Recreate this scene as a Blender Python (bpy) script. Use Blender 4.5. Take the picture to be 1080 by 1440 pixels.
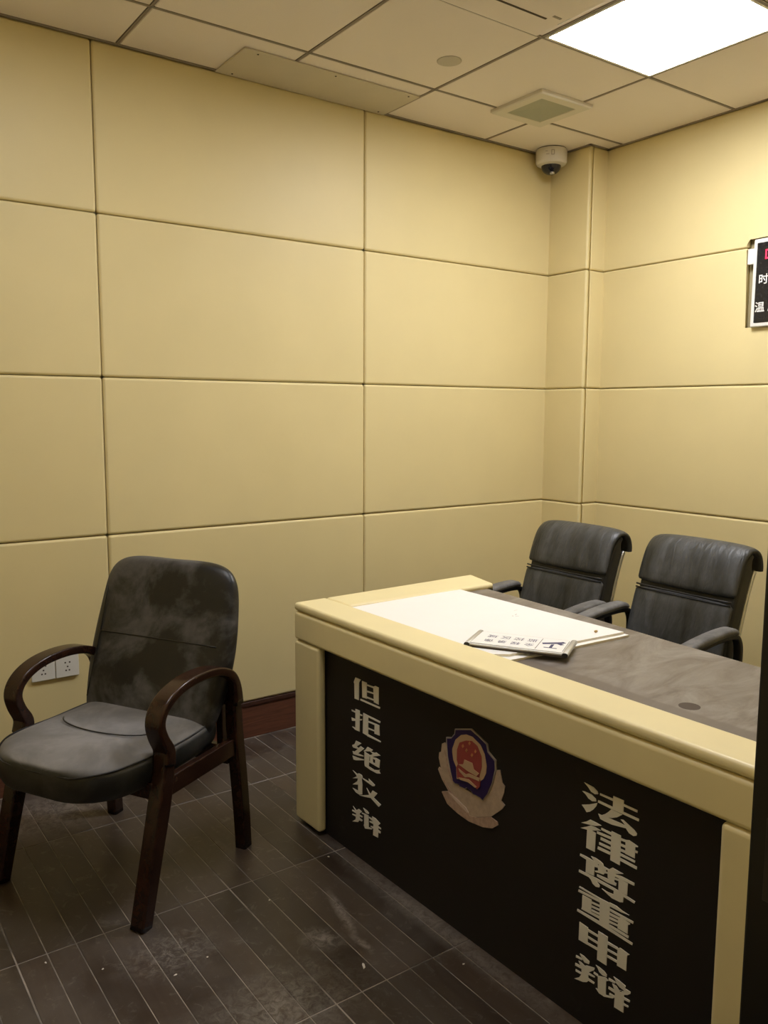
import bpy, bmesh, math, random
from mathutils import Vector, Matrix
from mathutils.geometry import tessellate_polygon
random.seed(7)
for _o in list(bpy.data.objects): bpy.data.objects.remove(_o)
SC = bpy.context.scene
COL = SC.collection
# ------------------------------------------------------------------ camera
CAM = Vector((-3.4745, -3.1736, 1.4173)); PITCH, ROLL, YAW = -0.12006, 0.00445, 0.94853
fwd = Vector((math.cos(YAW)*math.cos(PITCH), math.sin(YAW)*math.cos(PITCH), math.sin(PITCH)))
rgt = fwd.cross(Vector((0, 0, 1))).normalized(); up = rgt.cross(fwd)
r2 = rgt*math.cos(ROLL)+up*math.sin(ROLL); u2 = -rgt*math.sin(ROLL)+up*math.cos(ROLL)
cd = bpy.data.cameras.new('camera'); cam = bpy.data.objects.new('camera', cd); COL.objects.link(cam)
m = Matrix((r2, u2, -fwd)).transposed().to_4x4(); m.translation = CAM; cam.matrix_world = m
cd.sensor_fit = 'VERTICAL'; cd.sensor_height = 36.0; cd.lens = 36.0*1170.32/1440.0; cd.clip_start = 0.02
SC.camera = cam
# ------------------------------------------------------------------ world, exposure
W = bpy.data.worlds.new('world'); SC.world = W; W.use_nodes = True
W.node_tree.nodes['Background'].inputs[0].default_value = (0.9, 0.85, 0.75, 1)
W.node_tree.nodes['Background'].inputs[1].default_value = 0.05
vs = SC.view_settings; vs.view_transform = 'Standard'; vs.look = 'None'; vs.gamma = 1.0; vs.use_curve_mapping = False
vs.exposure = 1.07
PANEL_LIGHT = 18.0
SC.cycles.max_bounces = 10; SC.cycles.diffuse_bounces = 6
# ------------------------------------------------------------------ room measures
H = 2.736
ZS = [0.163, 0.943, 1.541, 2.135, H]          # seams between the padded wall panels
GX0, GY0, GS = -0.604, -0.355, 0.6             # ceiling grid
XN, YB = -3.85, -2.76                          # near wall, wall with the doorway

# ------------------------------------------------------------------ materials
def new_mat(name):
    m = bpy.data.materials.new(name); m.use_nodes = True
    nt = m.node_tree; return m, nt, nt.nodes['Principled BSDF']
def N(nt, kind, **kw):
    n = nt.nodes.new(kind)
    for k, v in kw.items():
        if k in n.inputs: n.inputs[k].default_value = v
        else: setattr(n, k, v)
    return n
def coords(nt, space='Object', scale=(1, 1, 1)):
    mp = N(nt, 'ShaderNodeMapping'); mp.inputs['Scale'].default_value = scale
    if space == 'World':
        g = N(nt, 'ShaderNodeNewGeometry'); nt.links.new(g.outputs['Position'], mp.inputs[0])
    else:
        t = N(nt, 'ShaderNodeTexCoord'); nt.links.new(t.outputs[space], mp.inputs[0])
    return mp.outputs[0]
def noise(nt, vec, scale, detail=5, rough=.55, dist=0):
    n = N(nt, 'ShaderNodeTexNoise'); n.inputs['Scale'].default_value = scale; n.inputs['Detail'].default_value = detail
    n.inputs['Roughness'].default_value = rough; n.inputs['Distortion'].default_value = dist
    nt.links.new(vec, n.inputs['Vector']); return n.outputs['Fac']
def ramp(nt, fac, stops):
    r = N(nt, 'ShaderNodeValToRGB'); e = r.color_ramp.elements
    while len(e) < len(stops): e.new(.5)
    for i, (p, c) in enumerate(stops):
        e[i].position = p; e[i].color = c if len(c) == 4 else (*c, 1)
    nt.links.new(fac, r.inputs[0]); return r.outputs[0]
def g(v): return (v, v, v, 1)
def mix(nt, fac, a, b, mode='MIX'):
    m = N(nt, 'ShaderNodeMix', data_type='RGBA', blend_type=mode)
    for s, v in ((0, fac), (6, a), (7, b)):
        if hasattr(v, 'is_output') or isinstance(v, bpy.types.NodeSocket): nt.links.new(v, m.inputs[s])
        elif s == 0: m.inputs[0].default_value = v
        else: m.inputs[s].default_value = (*v[:3], 1)
    return m.outputs[2]
def bump(nt, b, h, strength=.3, dist=.002):
    n = N(nt, 'ShaderNodeBump'); n.inputs['Strength'].default_value = strength; n.inputs['Distance'].default_value = dist
    nt.links.new(h, n.inputs['Height']); nt.links.new(n.outputs[0], b.inputs['Normal'])
def mat(name, col, rough=.5, var=.0, vscale=6, bumpscale=0, bstr=.2, metal=0, spec=.5, space='Object'):
    m, nt, b = new_mat(name); b.inputs['Roughness'].default_value = rough; b.inputs['Metallic'].default_value = metal
    b.inputs['Specular IOR Level'].default_value = spec
    b.inputs['Base Color'].default_value = (*col, 1)
    v = coords(nt, space)
    if var:
        f = noise(nt, v, vscale)
        c = ramp(nt, f, [(.3, tuple(x*(1-var) for x in col)), (.7, tuple(min(1, x*(1+var)) for x in col))])
        nt.links.new(c, b.inputs['Base Color'])
    if bumpscale: bump(nt, b, noise(nt, v, bumpscale), bstr)
    return m
M = {}
M['pad'] = mat('cream_leatherette', (.69, .582, .305), .46, .03, 2.5, 220, .05, spec=.35, space='World')
M['pad_desk'] = mat('cream_leatherette_trim', (.80, .695, .40), .38, .03, 6, 220, .05, spec=.35)
M['gap'] = mat('seam_backing', (.30, .25, .13), .8)  # even brown of the wall core showing between the pads
M['tile_c'] = mat('ceiling_tile_white', (.81, .745, .69), .9, .02, 1.2, 160, .25, space='World')
M['grid'] = mat('ceiling_grid_brown', (.27, .23, .19), .5)
M['plaster'] = mat('plaster', (.6, .58, .52), .9)
M['ac'] = mat('access_plate_paint', (.58, .525, .42), .55, .04, 5)
M['plastic'] = mat('white_plastic', (.66, .62, .54), .4)
M['white'] = mat('bright_white_plastic', (.70, .69, .65), .35)
M['vent_in'] = mat('vent_inner', (.36, .37, .29), .6)
M['slot'] = mat('dark_slot', (.06, .045, .03), .8)
M['black'] = mat('black_frame_paint', (.006, .005, .0045), .35)
M['steel'] = mat('brushed_steel', (.55, .55, .54), .32, metal=1)
M['dark_steel'] = mat('dull_dark_steel', (.06, .058, .056), .45, metal=.6)
M['dome'] = mat('smoked_dome', (.012, .011, .016), .08)
M['board'] = mat('white_board', (.90, .89, .88), .3, .01, 8)
M['board_edge'] = mat('cream_board_core', (.75, .70, .58), .7)
M['alu'] = mat('aluminium_profile', (.62, .62, .61), .35, metal=.7)
M['ink'] = mat('blue_black_ink', (.03, .03, .11), .6)
M['letter'] = mat('silver_lettering', (.86, .83, .75), .4)
M['chip'] = mat('white_paint_chip', (.75, .72, .66), .8)
M['piping'] = mat('black_piping', (.006, .006, .006), .4)
M['led'], _nt, _b = new_mat('red_led'); _b.inputs['Emission Color'].default_value = (1, .02, .06, 1); _b.inputs['Emission Strength'].default_value = 1.6
_b.inputs['Base Color'].default_value = (.4, .01, .03, 1)
M['lit'], _nt, _b = new_mat('lit_diffuser'); _b.inputs['Emission Color'].default_value = (.975, .972, 1, 1); _b.inputs['Emission Strength'].default_value = PANEL_LIGHT
_b.inputs['Base Color'].default_value = (.8, .8, .8, 1)
M['lit_dim'], _nt, _b = new_mat('lit_diffuser_dimmed'); _b.inputs['Emission Color'].default_value = (.975, .972, 1, 1); _b.inputs['Emission Strength'].default_value = PANEL_LIGHT*.42  # unseen second panel, set weaker so the desk front gets less fill light
M['e_navy'] = mat('emblem_navy', (.022, .010, .075), .4)
M['e_rim'] = mat('emblem_rim', (.34, .30, .27), .4)
M['e_wreath'] = mat('emblem_wreath', (.45, .345, .265), .5, .12, 60)
M['e_leaf'] = mat('emblem_leaf', (.42, .29, .225), .5, .2, 90)
M['e_vein'] = mat('emblem_vein', (.60, .47, .40), .5)
M['e_gold'] = mat('emblem_gold', (.50, .34, .21), .4)
M['e_red'] = mat('emblem_red', (.30, .055, .05), .45)
M['e_star'] = mat('emblem_star', (.50, .22, .09), .45)

def leather(name, dust=.5, wr=1.0, base=(.012, .013, .012), dcol=(.16, .158, .15), up=0.0, sc=4.0, lo=.42, hi=.72, stretch=(1, 1, 1), rough=.42):
    m, nt, b = new_mat(name)
    v = coords(nt, 'Object', stretch); v2 = coords(nt, 'Object')
    f = noise(nt, v, sc, 6, .62, .4)
    fac = ramp(nt, f, [(lo, g(0)), (hi, g(1))])
    fac2 = ramp(nt, noise(nt, v2, 38, 4, .7), [(.3, g(.55)), (.75, g(1))])
    fm = N(nt, 'ShaderNodeMath', operation='MULTIPLY'); nt.links.new(fac, fm.inputs[0]); nt.links.new(fac2, fm.inputs[1])
    out = fm.outputs[0]
    fd = N(nt, 'ShaderNodeMath', operation='MULTIPLY'); nt.links.new(out, fd.inputs[0]); fd.inputs[1].default_value = dust; out = fd.outputs[0]
    if up:
        ge = N(nt, 'ShaderNodeNewGeometry'); sp = N(nt, 'ShaderNodeSeparateXYZ'); nt.links.new(ge.outputs['Normal'], sp.inputs[0])
        r = ramp(nt, sp.outputs[2], [(.35, g(0)), (.85, g(1))])
        a = N(nt, 'ShaderNodeMath', operation='MULTIPLY'); nt.links.new(r, a.inputs[0])
        n2 = ramp(nt, f, [(.25, g(.45)), (.65, g(1))]); nt.links.new(n2, a.inputs[1])
        a2 = N(nt, 'ShaderNodeMath', operation='MULTIPLY_ADD'); nt.links.new(a.outputs[0], a2.inputs[0]); a2.inputs[1].default_value = up
        nt.links.new(out, a2.inputs[2]); a2.use_clamp = True; out = a2.outputs[0]
    nt.links.new(mix(nt, out, base, dcol), b.inputs['Base Color'])
    rr = N(nt, 'ShaderNodeMapRange'); nt.links.new(out, rr.inputs[0]); rr.inputs[3].default_value = rough; rr.inputs[4].default_value = .85
    nt.links.new(rr.outputs[0], b.inputs['Roughness'])
    w = noise(nt, coords(nt, 'Object', tuple(s*1.0 for s in stretch)), 14, 3, .5, .8)
    bump(nt, b, w, .35*wr, .012)
    return m
M['arm_leather'] = leather('dusty_black_leather', .62, .5, up=0, sc=4.5, base=(.0075, .0072, .0078), dcol=(.150, .144, .144), lo=.48, hi=.60)
M['seat_leather'] = leather('dust_covered_black_leather', .25, .25, up=.95, sc=6, dcol=(.235, .225, .222))
M['office_leather'] = leather('dusty_office_leather', .8, 1.0, dcol=(.135, .137, .138), sc=3.2, lo=.3, hi=.75, stretch=(1.2, 3.2, .8), rough=.36)
M['office_side'] = leather('office_side_leather', .15, .3, sc=5, base=(.008, .008, .009), dcol=(.1, .1, .1))
M['pad_arm'] = leather('dusty_arm_pad', .9, .1, sc=8, lo=.2, hi=.5, dcol=(.23, .22, .21))

def wood(name, a, b_, rough=.3, sc=(3, 3, 30), wear=.0):
    m, nt, b = new_mat(name); v = coords(nt, 'Object', sc)
    f = noise(nt, v, 3, 6, .6, 1.2)
    c = ramp(nt, f, [(.3, a), (.7, b_)])
    if wear:
        w = ramp(nt, noise(nt, coords(nt, 'Object'), 7, 5, .7), [(.58, g(0)), (.75, g(wear))]); c = mix(nt, w, c, (.22, .18, .145))
    nt.links.new(c, b.inputs['Base Color']); b.inputs['Roughness'].default_value = rough
    b.inputs['Specular IOR Level'].default_value = .4
    return m
M['bentwood'] = wood('dark_red_brown_wood', (.017, .0065, .004), (.036, .0145, .008), .24, (8, 8, 8), .10)
M['baseboard'] = wood('red_brown_baseboard', (.085, .032, .018), (.16, .062, .034), .4, (2, 2, 30))
M['baseboard_lip'] = wood('dark_baseboard_lip', (.045, .018, .012), (.065, .026, .016), .4, (2, 2, 30))

def desk_panel_mat():
    m, nt, b = new_mat('black_front_panel'); v = coords(nt, 'Object')
    f = ramp(nt, noise(nt, v, 7, 6, .7), [(.62, g(0)), (.8, g(.25))])
    nt.links.new(mix(nt, f, (.0175, .0135, .0110), (.11, .09, .08)), b.inputs['Base Color']); b.inputs['Roughness'].default_value = .5
    b.inputs['Specular IOR Level'].default_value = .3
    return m
M['front_black'] = desk_panel_mat()
def tabletop_mat():
    m, nt, b = new_mat('dusty_desk_top')
    v = coords(nt, 'Object', (3.2, 1.2, 1)); f = noise(nt, v, 3.0, 8, .68, 1.4)
    c = ramp(nt, f, [(.30, (.105, .080, .064)), (.5, (.19, .163, .138)), (.68, (.27, .245, .215))])
    s = ramp(nt, noise(nt, coords(nt, 'Object', (1, 1, 1)), 40, 4, .8), [(.66, g(0)), (.75, g(.5))])
    c = mix(nt, s, c, (.09, .075, .06))
    sp = N(nt, 'ShaderNodeSeparateXYZ'); tc = N(nt, 'ShaderNodeTexCoord'); nt.links.new(tc.outputs['Object'], sp.inputs[0])
    ad = N(nt, 'ShaderNodeMath', operation='MULTIPLY_ADD'); nt.links.new(noise(nt, coords(nt, 'Object'), 5, 2), ad.inputs[0]); ad.inputs[1].default_value = .05; nt.links.new(sp.outputs[1], ad.inputs[2])
    wiped = ramp(nt, ad.outputs[0], [(.226, g(.8)), (.236, g(0))])     # the strip along the front trim has been wiped clean
    c = mix(nt, wiped, c, (.125, .098, .080))
    nt.links.new(c, b.inputs['Base Color']); b.inputs['Roughness'].default_value = .42
    return m
M['top'] = tabletop_mat()
def floor_mat():
    m, nt, b = new_mat('brown_plank_floor')
    oi = N(nt, 'ShaderNodeObjectInfo')
    base = ramp(nt, oi.outputs['Random'], [(0, (.034, .023, .017)), (.5, (.053, .037, .027)), (1, (.078, .055, .041))])
    gr = noise(nt, coords(nt, 'World', (40, 4, 1)), 2.2, 6, .6, .5)
    base = mix(nt, ramp(nt, gr, [(.3, g(0)), (.75, g(.4))]), base, (.026, .018, .013))
    d1 = ramp(nt, noise(nt, coords(nt, 'World'), 2.3, 7, .66, .7), [(.40, g(.0)), (.72, g(.5))])
    base = mix(nt, d1, base, (.135, .115, .10))
    d2 = ramp(nt, noise(nt, coords(nt, 'World', (1, 1, 1)), 17, 7, .78, 1.5), [(.56, g(0)), (.76, g(.6))])
    base = mix(nt, d2, base, (.24, .215, .19))
    for cx, cy, rz, sx, sy, amt, lo in ((-2.275, -1.30, -13, .020, .14, .7, .36), (-2.305, -1.45, 8, .014, .06, .6, .36), (-2.385, -1.372, 30, .06, .08, .6, .4), (-2.745, -1.20, 0, .16, .12, .45, .45), (-2.095, -1.45, 1.2, .05, .75, .35, .36), (-2.60, -1.55, 0, .30, .18, .35, .4), (-2.75, -.20, 0, .45, .20, .5, .4)):
        mp = N(nt, 'ShaderNodeMapping', vector_type='TEXTURE'); mp.inputs['Location'].default_value = (cx, cy, 0); mp.inputs['Rotation'].default_value = (0, 0, math.radians(rz)); mp.inputs['Scale'].default_value = (sx, sy, 1)
        gp_ = N(nt, 'ShaderNodeNewGeometry'); nt.links.new(gp_.outputs['Position'], mp.inputs[0])
        ln = N(nt, 'ShaderNodeVectorMath', operation='LENGTH'); nt.links.new(mp.outputs[0], ln.inputs[0])
        r1 = ramp(nt, ln.outputs['Value'], [(.1, g(1)), (1, g(0))]); r2_ = ramp(nt, noise(nt, coords(nt, 'World'), 42, 7, .78, .8), [(lo, g(0)), (lo+.2, g(1))])
        mu = N(nt, 'ShaderNodeMath', operation='MULTIPLY'); nt.links.new(r1, mu.inputs[0]); nt.links.new(r2_, mu.inputs[1])
        mu2 = N(nt, 'ShaderNodeMath', operation='MULTIPLY'); nt.links.new(mu.outputs[0], mu2.inputs[0]); mu2.inputs[1].default_value = amt
        base = mix(nt, mu2.outputs[0], base, (.40, .365, .335))
    nt.links.new(base, b.inputs['Base Color'])
    rr = ramp(nt, d1, [(0, g(.30)), (.6, g(.62))]); nt.links.new(rr, b.inputs['Roughness'])
    bump(nt, b, gr, .12, .001)
    return m
M['floor'] = floor_mat()
M['grout'] = mat('dusty_joint', (.25, .22, .19), .8, .7, 7, space='World')

# ------------------------------------------------------------------ mesh helpers
def link(name, bm, material, parent=None, smooth=False, loc=None, wn=False):
    me = bpy.data.meshes.new(name)
    bmesh.ops.recalc_face_normals(bm, faces=bm.faces)
    bm.to_mesh(me); bm.free()
    for mm in (material if isinstance(material, (list, tuple)) else [material]): me.materials.append(mm)
    if smooth:
        for p in me.polygons: p.use_smooth = True
    o = bpy.data.objects.new(name, me); COL.objects.link(o)
    if parent: o.parent = parent
    if loc is not None: o.location = loc
    if wn:
        md = o.modifiers.new('wn', 'WEIGHTED_NORMAL'); md.keep_sharp = True
    return o
def empty(name, loc=(0, 0, 0), rz=0):
    o = bpy.data.objects.new(name, None); COL.objects.link(o); o.location = loc; o.rotation_euler = (0, 0, rz); o.empty_display_size = .1
    return o
def tag(o, label=None, cat=None, group=None, kind=None):
    if label: o['label'] = label
    if cat: o['category'] = cat
    if group: o['group'] = group
    if kind: o['kind'] = kind
    return o
def box(bm, a, b, bev=0, seg=2, mi=0):
    x0, y0, z0 = (min(a[i], b[i]) for i in range(3)); x1, y1, z1 = (max(a[i], b[i]) for i in range(3))
    r = bmesh.ops.create_cube(bm, size=1.0)
    for v in r['verts']: v.co = Vector(((x0+x1)/2+v.co.x*(x1-x0), (y0+y1)/2+v.co.y*(y1-y0), (z0+z1)/2+v.co.z*(z1-z0)))
    fs = {f for v in r['verts'] for f in v.link_faces}
    for f in fs: f.material_index = mi
    if bev:
        es = {e for v in r['verts'] for e in v.link_edges}
        bmesh.ops.bevel(bm, geom=list(es), offset=bev, segments=seg, affect='EDGES', profile=.5)
    return bm
def bx(name, a, b, material, parent=None, bev=0, seg=2, smooth=True):
    bm = bmesh.new(); box(bm, a, b, bev, seg)
    return link(name, bm, material, parent, smooth=bool(bev) and smooth, wn=bool(bev) and smooth)
def prism(pts, fn, depth, bev=0, seg=3):
    """2-D outline pts, mapped to space by fn(a, b, d) for d = 0 (back) and d = depth (front); front rim rounded."""
    bm = bmesh.new()
    A = [bm.verts.new(fn(a, b, 0)) for a, b in pts]; B = [bm.verts.new(fn(a, b, depth)) for a, b in pts]
    n = len(pts); back = bm.faces.new(A); front = bm.faces.new(B[::-1])
    for i in range(n): bm.faces.new((A[i], A[(i+1) % n], B[(i+1) % n], B[i]))
    if bev:
        es = [e for e in front.edges] + [e for e in bm.edges if (e.verts[0] in A) != (e.verts[1] in A)]
        bmesh.ops.bevel(bm, geom=es, offset=bev, segments=seg, affect='EDGES', profile=.5)
    return bm
def flat(pts, fn, d0, d1):
    """thin cut-out: outline triangulated, front face plus rim"""
    bm = bmesh.new(); tri = tessellate_polygon([[Vector((a, b, 0)) for a, b in pts]])
    F = [bm.verts.new(fn(a, b, d1)) for a, b in pts]; G = [bm.verts.new(fn(a, b, d0)) for a, b in pts]
    for t in tri:
        try: bm.faces.new([F[i] for i in t])
        except ValueError: pass
    n = len(pts)
    for i in range(n):
        try: bm.faces.new((F[i], F[(i+1) % n], G[(i+1) % n], G[i]))
        except ValueError: pass
    return bm
def join(bms):
    out = bmesh.new()
    for b in bms:
        me = bpy.data.meshes.new('tmp'); b.to_mesh(me); b.free(); out.from_mesh(me); bpy.data.meshes.remove(me)
    return out
def cr(pts, k=6):
    """Catmull-Rom through tuples of any length"""
    P = [tuple(p) for p in pts]; out = []
    for i in range(len(P)-1):
        p0 = P[max(i-1, 0)]; p1 = P[i]; p2 = P[i+1]; p3 = P[min(i+2, len(P)-1)]
        for j in range(k):
            t = j/k
            out.append(tuple(.5*(2*b+(c-a)*t+(2*a-5*b+4*c-d)*t*t+(-a+3*b-3*c+d)*t**3) for a, b, c, d in zip(p0, p1, p2, p3)))
    out.append(P[-1]); return out
def rrect(w, t, r, k=3):
    """rounded rectangle outline centred on 0: width w (a), thickness t (b)"""
    r = min(r, w/2*.999, t/2*.999); o = []
    for cx, cy, a0 in ((w/2-r, t/2-r, 0), (-w/2+r, t/2-r, 90), (-w/2+r, -t/2+r, 180), (w/2-r, -t/2+r, 270)):
        for j in range(k+1):
            a = math.radians(a0+90*j/k); o.append((cx+r*math.cos(a), cy+r*math.sin(a)))
    return o
def loft(secs):
    """closed surface through equal-length rings of points"""
    bm = bmesh.new(); R = [[bm.verts.new(p) for p in s] for s in secs]; n = len(R[0])
    for i in range(len(R)-1):
        for j in range(n): bm.faces.new((R[i][j], R[i][(j+1) % n], R[i+1][(j+1) % n], R[i+1][j]))
    bm.faces.new(R[0][::-1]); bm.faces.new(R[-1]); return bm
def band(path, w, y, r=.008, k=3):
    """bent band in the local X-Z plane: path of (s, z, thickness); width w along Y about y"""
    secs = []
    for i, (s, z, t) in enumerate(path):
        a = path[max(i-1, 0)]; b = path[min(i+1, len(path)-1)]
        T = Vector((b[0]-a[0], b[1]-a[1])).normalized(); Nn = Vector((-T.y, T.x))
        secs.append([Vector((s+Nn.x*q, y+p, z+Nn.y*q)) for p, q in rrect(w, t, r, k)])
    return loft(secs)
def tube(pts, r, k=8):
    pts = [Vector(p) for p in pts]; secs = []; ref = None
    for i, p in enumerate(pts):
        T = (pts[min(i+1, len(pts)-1)]-pts[max(i-1, 0)]).normalized()
        if ref is None: ref = T.orthogonal().normalized()
        ref = (ref-T*ref.dot(T)).normalized(); b = T.cross(ref)
        secs.append([p+ref*r*math.cos(2*math.pi*j/k)+b*r*math.sin(2*math.pi*j/k) for j in range(k)])
    return loft(secs)
def lathe(prof, c=(0, 0, 0), k=32):
    """profile of (radius, z) turned about the vertical through c"""
    bm = bmesh.new(); R = []
    for r, z in prof:
        R.append([bm.verts.new((c[0]+max(r, 1e-4)*math.cos(2*math.pi*j/k), c[1]+max(r, 1e-4)*math.sin(2*math.pi*j/k), c[2]+z)) for j in range(k)])
    for i in range(len(R)-1):
        for j in range(k): bm.faces.new((R[i][j], R[i][(j+1) % k], R[i+1][(j+1) % k], R[i+1][j]))
    bm.faces.new(R[0]); bm.faces.new(R[-1]); return bm
def text_bm(s, size, bold=0):
    """mesh of a word in the built-in typeface, in its own X-Y plane, centred"""
    cu = bpy.data.curves.new('word', 'FONT'); cu.body = s; cu.size = size; cu.align_x = 'CENTER'; cu.align_y = 'CENTER'; cu.resolution_u = 2; cu.offset = bold
    o = bpy.data.objects.new('word', cu); COL.objects.link(o)
    bpy.context.view_layer.update(); dg = bpy.context.evaluated_depsgraph_get()
    me = bpy.data.meshes.new_from_object(o.evaluated_get(dg)); bpy.data.objects.remove(o)
    bm = bmesh.new(); bm.from_mesh(me); bpy.data.meshes.remove(me)
    if not bm.faces: box(bm, (-size/2, -size/2, 0), (size/2, size/2, .0002))
    return bm

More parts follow.
